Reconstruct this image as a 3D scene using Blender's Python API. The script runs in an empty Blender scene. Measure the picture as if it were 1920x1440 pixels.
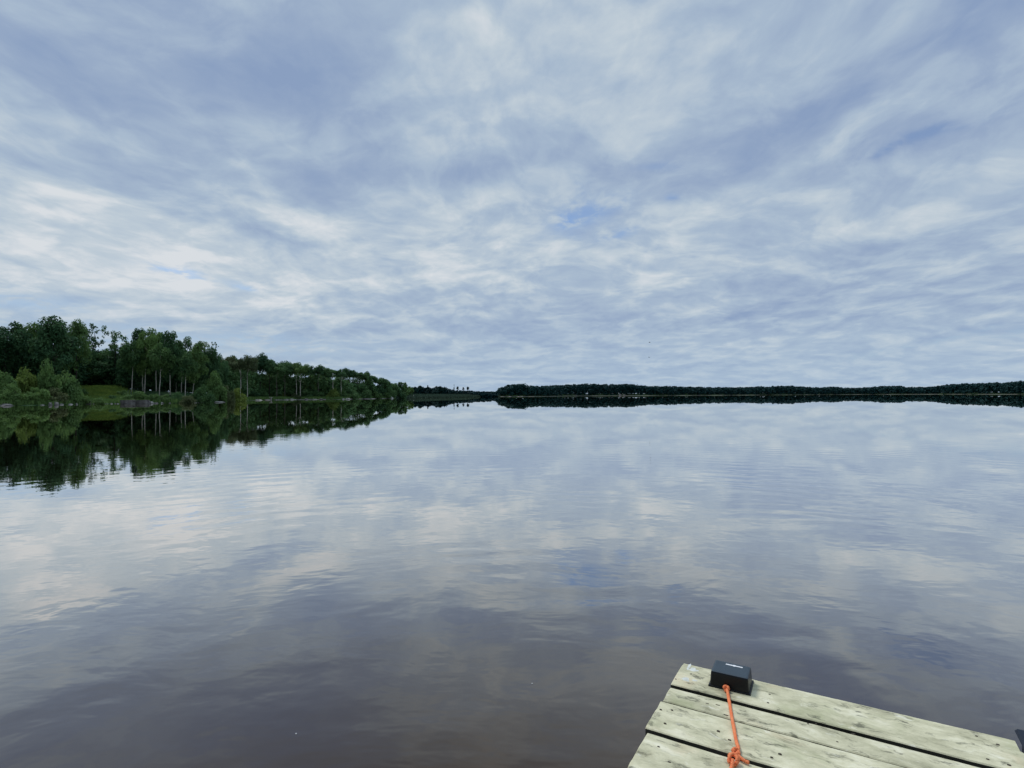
import bpy, bmesh, math, random
from mathutils import Vector, Matrix, noise as mnoise, Quaternion
random.seed(7)
S = bpy.context.scene
COL = S.collection
R = math.radians
F = 1058.0            # focal length in pixels of the 1920 px wide photograph
CAM = Vector((0, 0, 1.7))
SLOPE = 0.004

def lin(r, g, b):
    f = lambda c: (c/255/12.92) if c/255 <= 0.04045 else ((c/255+0.055)/1.055)**2.4
    return (f(r), f(g), f(b), 1.0)

# ------------------------------------------------------------------ camera
cd = bpy.data.cameras.new('camera'); cam = bpy.data.objects.new('camera', cd); COL.objects.link(cam)
cd.sensor_width = 36.0; cd.lens = 36.0*F/1920.0; cd.clip_start = 0.05; cd.clip_end = 20000
PITCH = math.atan(19/F)
CR = Matrix.Rotation(R(90)+PITCH, 3, 'X') @ Matrix.Rotation(-SLOPE, 3, 'Z')
cam.matrix_world = Matrix.Translation(CAM) @ CR.to_4x4()
S.camera = cam

def ray(x, y): return (CR @ Vector(((x-960)/F, -(y-720)/F, -1))).normalized()
def hor(x): return 739 + (960-x)*SLOPE
def G(x, y, z=0.0):                       # pixel -> point on the level z
    d = ray(x, y); t = (z-CAM.z)/d.z
    return CAM + d*t
def at(x, D):                             # pixel column + forward distance -> ground position
    d = ray(x, hor(x)); k = D/d.y
    return (d.x*k, D)
def zat(x, y, D):                         # height of pixel (x, y) at forward distance D
    d = ray(x, y); return CAM.z + d.z*D/d.y
def mpp(D): return D/F                    # metres per pixel
def interp(tab, x):
    if x <= tab[0][0]: return tab[0][1]
    for (a, va), (b, vb) in zip(tab, tab[1:]):
        if x <= b: return va + (vb-va)*(x-a)/(b-a)
    return tab[-1][1]

# ------------------------------------------------------------------ object helpers
def tag(o, label=None, cat=None, group=None, kind=None):
    if label: o['label'] = label
    if cat: o['category'] = cat
    if group: o['group'] = group
    if kind: o['kind'] = kind
    return o
def empty(name, loc, rz=0.0):
    o = bpy.data.objects.new(name, None); COL.objects.link(o)
    o.location = loc; o.rotation_euler = (0, 0, rz); o.empty_display_size = 0.2
    return o
def link(name, me, mat=None, parent=None, loc=(0,0,0)):
    o = bpy.data.objects.new(name, me); COL.objects.link(o)
    if mat and not me.materials: me.materials.append(mat)
    o.parent = parent; o.location = loc
    return o
def mesh_of(name, bm, smooth=False):
    me = bpy.data.meshes.new(name); bm.to_mesh(me); bm.free()
    if smooth:
        for p in me.polygons: p.use_smooth = True
    return me
def pymesh(name, v, f, smooth=False):
    me = bpy.data.meshes.new(name); me.from_pydata(v, [], f); me.update()
    if smooth:
        for p in me.polygons: p.use_smooth = True
    return me
def obmat(o, mat):
    o.material_slots[0].link = 'OBJECT'; o.material_slots[0].material = mat

# ------------------------------------------------------------------ node helpers
class NT:
    def __init__(s, tree): s.t = tree; s.n = tree.nodes; s.l = tree.links
    def new(s, typ, **kw):
        n = s.n.new(typ)
        for k, v in kw.items(): setattr(n, k, v)
        return n
    def put(s, sock, v):
        if v is None: return
        if isinstance(v, bpy.types.NodeSocket): s.l.new(v, sock)
        else: sock.default_value = v
    def m(s, op, a, b=None, c=None, clamp=False):
        n = s.new('ShaderNodeMath', operation=op, use_clamp=clamp)
        s.put(n.inputs[0], a); s.put(n.inputs[1], b); s.put(n.inputs[2], c)
        return n.outputs[0]
    def v(s, op, a, b=None, sc=None):
        n = s.new('ShaderNodeVectorMath', operation=op)
        s.put(n.inputs[0], a); s.put(n.inputs[1], b)
        if sc is not None: s.put(n.inputs['Scale'], sc)
        return n.outputs['Value'] if op in ('DOT_PRODUCT', 'LENGTH', 'DISTANCE') else n.outputs[0]
    def noise(s, vec, scale, detail=4, rough=0.5, out='Fac', dist=0.0):
        n = s.new('ShaderNodeTexNoise'); s.put(n.inputs['Vector'], vec)
        n.inputs['Scale'].default_value = scale; n.inputs['Detail'].default_value = detail
        n.inputs['Roughness'].default_value = rough; n.inputs['Distortion'].default_value = dist
        return n.outputs[out]
    def ramp(s, fac, stops, interp='LINEAR'):
        n = s.new('ShaderNodeValToRGB'); s.put(n.inputs[0], fac); cr = n.color_ramp; cr.interpolation = interp
        while len(cr.elements) < len(stops): cr.elements.new(0.5)
        for e, (p, c) in zip(cr.elements, stops):
            e.position = p; e.color = c if len(c) == 4 else (*c, 1)
        return n.outputs[0]
    def mix(s, fac, a, b, typ='MIX'):
        n = s.new('ShaderNodeMix', data_type='RGBA', blend_type=typ)
        s.put(n.inputs[0], fac); s.put(n.inputs[6], a); s.put(n.inputs[7], b)
        return n.outputs[2]
    def smooth(s, x, a, b):
        n = s.new('ShaderNodeMapRange', interpolation_type='SMOOTHSTEP')
        s.put(n.inputs[0], x); n.inputs[1].default_value = a; n.inputs[2].default_value = b
        return n.outputs[0]
    def mapping(s, vec, loc=(0,0,0), rot=(0,0,0), sc=(1,1,1), typ='POINT'):
        n = s.new('ShaderNodeMapping', vector_type=typ); s.put(n.inputs[0], vec)
        n.inputs[1].default_value = loc; n.inputs[2].default_value = rot; n.inputs[3].default_value = sc
        return n.outputs[0]
    def xyz(s, vec):
        n = s.new('ShaderNodeSeparateXYZ'); s.put(n.inputs[0], vec); return n.outputs
    def comb(s, x, y, z=0.0):
        n = s.new('ShaderNodeCombineXYZ'); s.put(n.inputs[0], x); s.put(n.inputs[1], y); s.put(n.inputs[2], z); return n.outputs[0]

def newmat(name):
    m = bpy.data.materials.new(name); m.use_nodes = True; nt = NT(m.node_tree); nt.n.clear()
    out = nt.new('ShaderNodeOutputMaterial'); return m, nt, out
def bsdf(nt, out, col, rough=0.7, spec=0.3, normal=None):
    b = nt.new('ShaderNodeBsdfPrincipled'); nt.put(b.inputs['Base Color'], col); nt.put(b.inputs['Roughness'], rough)
    b.inputs['Specular IOR Level'].default_value = spec
    if normal is not None: nt.l.new(normal, b.inputs['Normal'])
    nt.l.new(b.outputs[0], out.inputs[0]); return b
def bump(nt, h, strength=0.5, dist=0.01):
    n = nt.new('ShaderNodeBump'); n.inputs['Strength'].default_value = strength; n.inputs['Distance'].default_value = dist
    nt.l.new(h, n.inputs['Height']); return n.outputs[0]

# ------------------------------------------------------------------ sky
SUN_EL, SUN_AZ = R(58), R(-42)        # azimuth from +Y, negative = left
w = bpy.data.worlds.new('World'); S.world = w; w.use_nodes = True
nt = NT(w.node_tree); nt.n.clear()
wout = nt.new('ShaderNodeOutputWorld')
tc = nt.new('ShaderNodeTexCoord'); dirv = nt.v('NORMALIZE', tc.outputs['Generated'])
dx, dy, dz = nt.xyz(dirv)
sky = nt.new('ShaderNodeTexSky', sky_type='NISHITA'); sky.sun_disc = False
sky.sun_elevation = SUN_EL; sky.sun_rotation = SUN_AZ
bg_sky = nt.new('ShaderNodeBackground'); sky.dust_density = 0.2; sky.ozone_density = 2.0
nt.l.new(nt.v('MULTIPLY', sky.outputs[0], (1.0, 1.12, 1.30)), bg_sky.inputs[0]); bg_sky.inputs[1].default_value = 0.085
az = nt.m('ARCTAN2', dx, dy); el = nt.m('ARCSINE', dz)
elp = nt.m('MAXIMUM', el, 0.0)
zz = nt.m('ADD', nt.m('MAXIMUM', dz, 0.0), 0.17)
plane = nt.comb(nt.m('DIVIDE', dx, zz), nt.m('DIVIDE', dy, zz), 0.0)      # the cloud sheet seen from below
wv = nt.noise(nt.mapping(plane, sc=(1, 0.6, 1)), 0.9, 4, 0.5, 'Color')
warp = nt.v('SCALE', nt.v('SUBTRACT', wv, (0.5, 0.5, 0.5)), sc=0.7)
pw = nt.v('ADD', plane, warp)
n1 = nt.noise(nt.mapping(pw, rot=(0, 0, R(-6)), sc=(1.0, 0.85, 1)), 1.5, 5, 0.50)
n2 = nt.noise(nt.mapping(pw, loc=(7, 3, 2), rot=(0, 0, R(18)), sc=(0.85, 1.0, 1)), 4.6, 6, 0.54, dist=0.25)
n3 = nt.noise(nt.mapping(pw, loc=(2, 9, 5), rot=(0, 0, R(-12)), sc=(1.0, 0.7, 1)), 13.0, 5, 0.58, dist=0.3)
ang = nt.comb(az, el, 0.0)
angw = nt.v('ADD', ang, nt.v('MULTIPLY', nt.v('SUBTRACT', wv, (0.5, 0.5, 0.5)), (0.16, 0.07, 0)))
angw = nt.v('ADD', angw, nt.v('MULTIPLY', nt.v('SUBTRACT', nt.noise(pw, 3.5, 5, 0.6, 'Color'), (0.5, 0.5, 0.5)), (0.07, 0.035, 0)))
def angle(px, py):
    d = ray(px, py); return math.atan2(d.x, d.y), math.asin(d.z)
def blobs(lst):
    acc = None
    for (px, py, sx, sy, a, amp) in lst:
        A, E = angle(px, py)
        k = math.cos(A)                                                   # pixels are wider in angle near the middle
        q = nt.mapping(angw, loc=(A, E, 0), rot=(0, 0, R(a)), sc=(sx/F*k, sy/F*k, 1), typ='TEXTURE')
        e = nt.m('POWER', 2.71828, nt.m('MULTIPLY', nt.v('DOT_PRODUCT', q, q), -1.0))
        acc = nt.m('MULTIPLY', e, amp) if acc is None else nt.m('MULTIPLY_ADD', e, amp, acc)
    return acc
LIGHT = [ # px, py, half width, half height, tilt, amount  (+ bright cloud, - grey-blue underside)
 (520, 160, 420, 130, -12, -0.20), (250, 60, 330, 110, -20, -0.08), (640, 210, 160, 60, -25, -0.14),
 (110, 190, 260, 60, -20, -0.08), (60, 265, 150, 26, -14, 0.34), (70, 330, 190, 18, -14, 0.36), (20, 380, 200, 40, -8, 0.22),
 (330, 350, 330, 60, -18, -0.12), (200, 470, 400, 90, -6, 0.30), (110, 500, 180, 60, 0, 0.18), (150, 560, 360, 60, 0, 0.22),
 (540, 425, 90, 24, -8, 0.30), (470, 325, 60, 10, -6, 0.26), (560, 452, 140, 12, -6, -0.34), (360, 395, 160, 26, -16, -0.16),
 (640, 500, 260, 40, 0, 0.16), (760, 555, 260, 14, 2, -0.16), (880, 318, 110, 26, 8, -0.32), (620, 370, 130, 24, -10, -0.18),
 (860, 230, 170, 90, 10, 0.16), (960, 60, 150, 60, 0, 0.12), (1100, 70, 330, 130, 0, 0.16), (1300, 180, 240, 90, 14, 0.02),
 (800, 400, 150, 40, 0, 0.14), (900, 480, 460, 90, 2, 0.24), (1480, 240, 300, 42, 24, -0.30), (1200, 325, 190, 24, 8, -0.18),
 (1720, 120, 300, 70, 30, -0.22), (1880, 60, 160, 110, 30, -0.22), (1560, 270, 240, 22, 24, 0.24), (1500, 360, 200, 40, 10, 0.14),
 (1750, 260, 200, 50, 10, -0.34), (1790, 235, 60, 10, 8, -0.26), (1700, 275, 60, 8, 14, -0.22), (1850, 350, 160, 26, 18, 0.12), (1700, 420, 260, 26, 12, 0.05),
 (1560, 500, 260, 20, 6, -0.14), (1500, 460, 200, 16, 6, 0.10), (1370, 590, 110, 12, 9, -0.30), (1330, 600, 50, 8, 10, -0.14), (1300, 578, 36, 9, 6, 0.24), (1160, 565, 30, 12, 30, 0.22), (1215, 572, 22, 8, 0, 0.2),
 (1100, 605, 180, 16, 4, -0.22), (1750, 638, 220, 9, 4, -0.26), (1800, 540, 240, 20, 6, -0.16), (1050, 640, 180, 8, 4, -0.16),
 (1400, 655, 60, 8, 0, 0.2), (1340, 640, 60, 8, 4, 0.1), (860, 700, 60, 8, 0, 0.14), (770, 695, 50, 8, 0, 0.14), (1910, 655, 50, 9, 0, 0.3),
 (420, 520, 120, 12, 0, -0.10), (60, 560, 120, 16, 0, -0.10), (980, 570, 120, 14, 0, -0.10), (700, 620, 240, 14, 0, -0.08)]
HOLES = [(1105, 408, 60, 20, 16, 1.0), (1062, 425, 20, 14, 0, 0.7), (1160, 438, 34, 7, 10, 0.8), (1075, 375, 24, 14, 30, 0.55), (1270, 371, 12, 6, 0, 0.8),
 (300, 517, 44, 12, -10, 1.0), (425, 546, 28, 6, -8, 0.6), (1790, 238, 70, 10, 6, 0.55), (1690, 275, 50, 8, 14, 0.5), (1800, 640, 150, 8, 4, 0.5), (30, 575, 120, 18, 0, 0.35), (400, 640, 260, 16, 0, 0.35), (1240, 318, 40, 7, 0, 0.45)]
bl = blobs(LIGHT); ho = blobs(HOLES)
b = nt.m('ADD', 0.49, nt.m('MULTIPLY', bl, 0.78))
b = nt.m('ADD', b, nt.m('MULTIPLY', nt.m('SUBTRACT', n1, 0.5), 0.55))
b = nt.m('ADD', b, nt.m('MULTIPLY', nt.m('SUBTRACT', n2, 0.5), 0.85))
b = nt.m('ADD', b, nt.m('MULTIPLY', nt.m('SUBTRACT', nt.smooth(n2, 0.44, 0.60), 0.5), 0.10))     # firmer cloud edges
b = nt.m('ADD', b, nt.m('MULTIPLY', nt.m('SUBTRACT', n3, 0.5), 0.50))
b = nt.m('ADD', b, nt.m('MULTIPLY', nt.smooth(el, 0.42, 0.15), 0.02))
cloud = nt.ramp(b, [(0.0, lin(138, 159, 192)), (0.25, lin(152, 171, 198)), (0.5, lin(168, 186, 206)), (0.75, lin(190, 203, 214)), (1.0, lin(216, 221, 226))])
lowm = nt.smooth(el, 0.17, 0.0)
cloud = nt.mix(nt.m('MULTIPLY', lowm, 0.40), cloud, lin(169, 192, 214))
gain = nt.m('ADD', 1.0, nt.m('MULTIPLY', nt.smooth(el, R(38), R(62)), 1.5))   # overcast skies are brightest overhead
gain = nt.m('MULTIPLY', gain, nt.m('ADD', 0.50, nt.m('MULTIPLY', nt.smooth(dy, -0.35, 0.25), 0.50)))   # unseen sky behind the viewer dimmed to darken faces turned this way
cl = nt.v('SCALE', cloud, sc=nt.m('DIVIDE', gain, 0.12))
bg_cloud = nt.new('ShaderNodeBackground'); nt.l.new(cl, bg_cloud.inputs[0]); bg_cloud.inputs[1].default_value = 0.12
hm = nt.m('MULTIPLY', nt.m('MULTIPLY', ho, 1.0), nt.smooth(nt.m('ADD', n3, n2), 1.14, 0.88))
hm = nt.m('MULTIPLY', hm, 0.62, clamp=True)
ms = nt.new('ShaderNodeMixShader'); nt.l.new(hm, ms.inputs[0]); nt.l.new(bg_cloud.outputs[0], ms.inputs[1]); nt.l.new(bg_sky.outputs[0], ms.inputs[2])
nt.l.new(ms.outputs[0], wout.inputs[0])
w.cycles.sampling_method = 'MANUAL'; w.cycles.sample_map_resolution = 512

sd = bpy.data.lights.new('sun', 'SUN'); sd.energy = 1.5; sd.angle = R(16); sd.color = (1.0, 0.95, 0.87)
so = bpy.data.objects.new('sun', sd); COL.objects.link(so)
sdir = Vector((math.sin(SUN_AZ)*math.cos(SUN_EL), math.cos(SUN_AZ)*math.cos(SUN_EL), math.sin(SUN_EL)))
so.rotation_euler = sdir.to_track_quat('Z', 'Y').to_euler()
S.view_settings.view_transform = 'Standard'; S.view_settings.look = 'None'
S.view_settings.exposure = 0.0; S.view_settings.gamma = 1.0

# ------------------------------------------------------------------ materials
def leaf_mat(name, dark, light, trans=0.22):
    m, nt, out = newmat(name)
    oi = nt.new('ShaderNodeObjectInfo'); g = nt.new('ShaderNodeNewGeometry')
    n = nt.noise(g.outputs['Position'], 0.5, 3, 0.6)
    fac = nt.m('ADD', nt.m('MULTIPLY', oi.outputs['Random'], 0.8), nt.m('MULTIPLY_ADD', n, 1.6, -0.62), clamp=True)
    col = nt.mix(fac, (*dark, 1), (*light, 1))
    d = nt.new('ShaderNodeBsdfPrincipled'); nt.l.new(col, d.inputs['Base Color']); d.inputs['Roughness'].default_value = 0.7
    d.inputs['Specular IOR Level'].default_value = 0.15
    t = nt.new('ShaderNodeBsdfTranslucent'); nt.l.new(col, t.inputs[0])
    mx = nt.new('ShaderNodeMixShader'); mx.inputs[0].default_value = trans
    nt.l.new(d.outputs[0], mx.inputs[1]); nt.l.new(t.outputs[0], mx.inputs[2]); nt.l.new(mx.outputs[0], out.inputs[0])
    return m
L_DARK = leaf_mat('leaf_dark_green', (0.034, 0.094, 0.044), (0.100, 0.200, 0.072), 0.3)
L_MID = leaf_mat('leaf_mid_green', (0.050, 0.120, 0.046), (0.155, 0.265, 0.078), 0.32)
L_LIGHT = leaf_mat('leaf_yellow_green', (0.075, 0.145, 0.036), (0.190, 0.260, 0.056), 0.32)
L_OLIVE = leaf_mat('leaf_olive', (0.064, 0.098, 0.044), (0.140, 0.170, 0.072), 0.3)
L_FAR = leaf_mat('leaf_far_wood', (0.004, 0.030, 0.036), (0.013, 0.060, 0.052), 0.1)
L_SCRUB = leaf_mat('leaf_scrub', (0.024, 0.062, 0.050), (0.050, 0.100, 0.074), 0.1)
L_MARSH = leaf_mat('marsh_grass', (0.050, 0.095, 0.068), (0.095, 0.140, 0.095), 0.2)
L_MEADOW = leaf_mat('meadow_grass', (0.070, 0.150, 0.036), (0.190, 0.260, 0.052), 0.3)

def simple(name, c1, c2, scale, rough=0.8, spec=0.2, bmp=0.0, bdist=0.02, stretch=(1, 1, 1)):
    m, nt, out = newmat(name)
    t = nt.new('ShaderNodeTexCoord'); v = nt.mapping(t.outputs['Object'], sc=stretch)
    n = nt.noise(v, scale, 6, 0.6)
    col = nt.ramp(n, [(0.3, (*c1, 1)), (0.7, (*c2, 1))])
    bsdf(nt, out, col, rough, spec, bump(nt, n, bmp, bdist) if bmp else None); return m
M_BARK = simple('bark_dark', (0.020, 0.017, 0.014), (0.07, 0.06, 0.05), 4, stretch=(1, 1, .2))
M_GREYBARK = simple('bark_grey', (0.10, 0.095, 0.08), (0.24, 0.225, 0.19), 1.5, stretch=(1, 1, .4))
def birch_mat():
    m, nt, out = newmat('bark_birch'); t = nt.new('ShaderNodeTexCoord')
    n = nt.noise(nt.mapping(t.outputs['Object'], sc=(1, 1, 1.6)), 1.6, 4, 0.7)
    bsdf(nt, out, nt.ramp(n, [(0.34, (0.12, 0.10, 0.08)), (0.45, (0.60, 0.57, 0.50)), (0.8, (0.78, 0.76, 0.70))]), 0.7, 0.2); return m
M_BIRCH = birch_mat()
M_ROCK = simple('shore_rock', (0.075, 0.072, 0.072), (0.27, 0.26, 0.245), 1.3, 0.85, 0.2, 0.6, 0.08)
M_LEDGE = simple('ledge_rock', (0.050, 0.048, 0.046), (0.20, 0.195, 0.185), 1.6, 0.85, 0.2, 0.8, 0.10)
M_ROCKPALE = simple('pale_rock', (0.22, 0.215, 0.20), (0.50, 0.49, 0.46), 1.3, 0.85, 0.2, 0.5, 0.06)
M_ROCKWHITE = simple('white_rock', (0.62, 0.62, 0.60), (0.82, 0.82, 0.80), 1.0, 0.8, 0.2)
M_DRIFT = simple('driftwood_grey', (0.20, 0.19, 0.17), (0.46, 0.44, 0.41), 3, 0.8, 0.2, stretch=(1, 1, .2))

# ground: gravel at the waterline, rough grass above it
m, nt, out = newmat('shore_ground'); M_GROUND = m
g = nt.new('ShaderNodeNewGeometry'); P = g.outputs['Position']; px_, py_, pz_ = nt.xyz(P)
n = nt.noise(P, 0.25, 5, 0.6); nf = nt.noise(P, 2.5, 5, 0.65)
grass = nt.ramp(nf, [(0.3, (0.014, 0.040, 0.016)), (0.7, (0.040, 0.085, 0.030))])
grav = nt.ramp(nf, [(0.3, (0.07, 0.07, 0.065)), (0.7, (0.24, 0.23, 0.215))])
f = nt.smooth(nt.m('ADD', pz_, nt.m('MULTIPLY', nt.m('SUBTRACT', n, 0.5), 0.5)), 0.06, 0.30)
bsdf(nt, out, nt.mix(nt.m('MAXIMUM', f, nt.smooth(py_, 185, 150)), grav, grass), 0.95, 0.1, bump(nt, nf, 0.5, 0.1))

# water: still brown lake
m, nt, out = newmat('lake_water'); M_WATER = m
g = nt.new('ShaderNodeNewGeometry'); P = g.outputs['Position']; px_, py_, pz_ = nt.xyz(P)
wn = nt.noise(nt.mapping(P, sc=(1, 1, 0)), 0.45, 3, 0.5, 'Color')
Pw = nt.v('ADD', P, nt.v('SCALE', nt.v('SUBTRACT', wn, (0.5, 0.5, 0.5)), sc=0.9))
rad = nt.v('LENGTH', nt.v('SUBTRACT', nt.v('MULTIPLY', Pw, (1, 1, 0)), (0.9, 0.6, 0)))
dist = nt.v('LENGTH', nt.v('MULTIPLY', P, (1, 1, 0)))
ringA = nt.m('SINE', nt.m('MULTIPLY', rad, 2*math.pi/0.62))
ringB = nt.m('SINE', nt.m('MULTIPLY', rad, 2*math.pi/0.23))
pat = nt.smooth(nt.noise(nt.mapping(P, sc=(1, 1, 0)), 0.30, 3, 0.5), 0.44, 0.70)
pat2 = nt.smooth(nt.noise(nt.mapping(P, loc=(5, 2, 0), sc=(1, 1, 0)), 0.35, 3, 0.5), 0.48, 0.68)
fall = nt.m('POWER', 2.71828, nt.m('MULTIPLY', dist, -1/9.0))
fall2 = nt.m('POWER', 2.71828, nt.m('MULTIPLY', dist, -1/26.0))
soft = nt.noise(nt.mapping(Pw, sc=(0.8, 1, 0)), 2.4, 2, 0.5)
soft2 = nt.noise(nt.mapping(Pw, sc=(0.5, 1.4, 0)), 3.0, 2, 0.5)
h = nt.m('MULTIPLY', nt.m('MULTIPLY', ringA, 0.0024), nt.m('MULTIPLY', nt.m('POWER', 2.71828, nt.m('MULTIPLY', dist, -1/13.0)), nt.m('ADD', 0.08, pat)))
h = nt.m('ADD', h, nt.m('MULTIPLY', nt.m('MULTIPLY', ringB, 0.00012), nt.m('MULTIPLY', fall, pat2)))
h = nt.m('ADD', h, nt.m('MULTIPLY', nt.m('MULTIPLY', soft, 0.0052), nt.m('POWER', 2.71828, nt.m('MULTIPLY', dist, -1/13.0))))
h = nt.m('ADD', h, nt.m('MULTIPLY', nt.m('MULTIPLY', soft2, 0.0006), nt.m('ADD', nt.m('MULTIPLY', fall2, 1.0), 0.05)))
soft3 = nt.noise(nt.mapping(Pw, loc=(3, 1, 0), sc=(0.75, 1.1, 0)), 5.5, 2, 0.5)
h = nt.m('ADD', h, nt.m('MULTIPLY', nt.m('MULTIPLY', soft3, 0.0030), nt.m('POWER', 2.71828, nt.m('MULTIPLY', dist, -1/5.0))))
bn = nt.new('ShaderNodeBump'); bn.inputs['Strength'].default_value = 1.0; bn.inputs['Distance'].default_value = 1.0
nt.l.new(h, bn.inputs['Height'])
lw = nt.new('ShaderNodeLayerWeight'); lw.inputs[0].default_value = 0.5; nt.l.new(bn.outputs[0], lw.inputs['Normal'])
cosv = nt.m('SUBTRACT', 1.0, lw.outputs['Facing'])
refl = nt.ramp(cosv, [(0.0, (1, 1, 1)), (0.07, (0.98,)*3), (0.13, (0.95,)*3), (0.24, (0.74,)*3), (0.40, (0.285,)*3), (0.56, (0.072,)*3), (1.0, (0.04,)*3)])
db = nt.new('ShaderNodeBsdfDiffuse'); db.inputs[0].default_value = (0.034, 0.019, 0.010, 1)
gb = nt.new('ShaderNodeBsdfGlossy'); gb.inputs['Roughness'].default_value = 0.0; gb.inputs[0].default_value = (1.0, 0.968, 0.925, 1)
nt.l.new(bn.outputs[0], gb.inputs['Normal'])
mx = nt.new('ShaderNodeMixShader'); nt.l.new(refl, mx.inputs[0]); nt.l.new(db.outputs[0], mx.inputs[1]); nt.l.new(gb.outputs[0], mx.inputs[2])
nt.l.new(mx.outputs[0], out.inputs[0])

# ------------------------------------------------------------------ water and land
WS = 9000
tag(link('water', pymesh('water', [(-WS, -WS, 0), (WS, -WS, 0), (WS, WS, 0), (-WS, WS, 0)], [(0, 1, 2, 3)]), M_WATER), kind='structure')
SHORE = [(-900, 85), (-500, 90), (-200, 94), (0, 99), (100, 105), (170, 116), (240, 118), (330, 124), (400, 135), (440, 154), (480, 186), (560, 202), (640, 207),
         (700, 234), (740, 252), (790, 285), (860, 333), (915, 400), (932, 384), (1000, 378), (1040, 400), (1060, 455), (1100, 470), (1250, 473), (1400, 500), (1600, 560), (1750, 530), (1900, 440), (2000, 410), (2400, 380), (3000, 360)]
HILL = [(-900, 4.0), (150, 3.6), (230, 3.4), (330, 2.6), (420, 2.0), (480, 1.6), (640, 1.5), (760, 1.2), (860, 1.0), (915, 1.0), (1000, 1.6), (1600, 1.4), (2000, 1.6), (3000, 2)]
def shore(x): return interp(SHORE, x)
def ground_z(x, D):
    off = D - shore(x); H = interp(HILL, x)
    if off <= 0: return max(-1.0, off*0.12)
    t = min(1, off/22); z = 0.25*min(1, off/1.5) + (H-0.25)*(t*t*(3-2*t))
    return z + (0.25*mnoise.noise(Vector((x*0.05, off*0.1, 0)))*min(1, off/4))
xs = []; x = -900
while x <= 3000: xs.append(x); x += 6 if x < 960 else 10
offs = [-8, -3, -0.6, 0, 0.5, 1.2, 2, 3.5, 5.5, 8, 11, 15, 19, 24, 35, 60, 130, 400, 1500, 7000]
vs = []; fs = []
for i, x in enumerate(xs):
    for o_ in offs:
        j = (1.0 + 0.012*mnoise.noise(Vector((x*0.03, 3.3, 0)))) if o_ < 30 else 1
        D = (shore(x)+o_)*j; X, Y = at(x, D); z = ground_z(x, shore(x)+o_)
        vs.append((X, Y, z))
n = len(offs)
for i in range(len(xs)-1):
    for k in range(n-1):
        a = i*n+k; fs.append((a, a+n, a+n+1, a+1))
tag(link('land', pymesh('land', vs, fs, True), M_GROUND), kind='structure')

# ------------------------------------------------------------------ foliage
def rdir():
    z = random.uniform(-1, 1); a = random.uniform(0, 2*math.pi); r = math.sqrt(1-z*z)
    return Vector((r*math.cos(a), r*math.sin(a), z))
def leafquad(V, Fc, p, nrm, s):
    t = nrm.orthogonal().normalized(); t.rotate(Quaternion(nrm, random.uniform(0, 6.28))); u = nrm.cross(t)
    a, c = s*random.uniform(.7, 1.3), s*random.uniform(.45, .9)
    k = len(V)
    V += [p - t*a, p - u*c*.8 + t*a*.1, p + t*a, p + u*c + t*a*.2]; Fc.append((k, k+1, k+2, k+3))
def crown_mesh(name, shape, nclump, nleaf, leaf, seed, mat, rc=(.16, .42)):
    random.seed(seed); cl = []
    lop = rdir()*0.15
    for i in range(nclump):
        while True:
            d = rdir(); r = random.uniform(.35, .86)
            if shape == 'bush' and d.z < -0.15: continue
            if shape == 'umbrella' and d.z < -0.35: continue
            break
        c = d*r
        if shape == 'oval': c.x *= 1-.25*max(0, c.z); c.y *= 1-.25*max(0, c.z)
        if shape == 'cone':
            z = random.uniform(-.95, .9); q = (1-z)/2*.8+.08; a = random.uniform(0, 6.28); rr = q*random.uniform(.3, .95)
            c = Vector((rr*math.cos(a), rr*math.sin(a), z))
        if shape == 'umbrella': c.z = c.z*.8+.1
        c += lop*c.z
        cl.append((c, random.uniform(*rc)*(0.45 if shape == 'cone' else 1)*random.choice((.7, 1, 1, 1.15))))
    V = []; Fc = []; wts = [r*r for _, r in cl]
    for c, r in random.choices(cl, wts, k=nleaf):
        d = rdir()
        if d.z < -.2 and random.random() < .5: d.z = -d.z
        p = c + Vector((d.x, d.y, d.z*.85))*r*(random.random()**.4)
        nrm = (d*.6 + rdir()*.6 + Vector((0, 0, .35))).normalized()
        leafquad(V, Fc, p, nrm, leaf)
    me = pymesh(name, V, Fc); me.materials.append(mat); return me
CROWN = {k: [crown_mesh('crown_'+k, *a, seed=s, mat=L_MID) for s in ss] for k, a, ss in [
    ('round', ('round', 40, 6000, .050), (11, 12, 13, 14)), ('oval', ('oval', 32, 4400, .058), (21, 22, 23, 24)),
    ('umbrella', ('umbrella', 22, 2600, .070), (31, 32, 33, 34)), ('bush', ('bush', 34, 3400, .060, ), (41, 42, 43, 44, 45, 46))]}
CROWN['loose'] = [crown_mesh('crown_loose', 'round', 34, 1000, .055, s, L_MID, (.10, .20)) for s in (51, 52)]
CROWN['cone'] = [crown_mesh('crown_cone', 'cone', 40, 900, .09, s, L_FAR) for s in (61, 62)]

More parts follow.
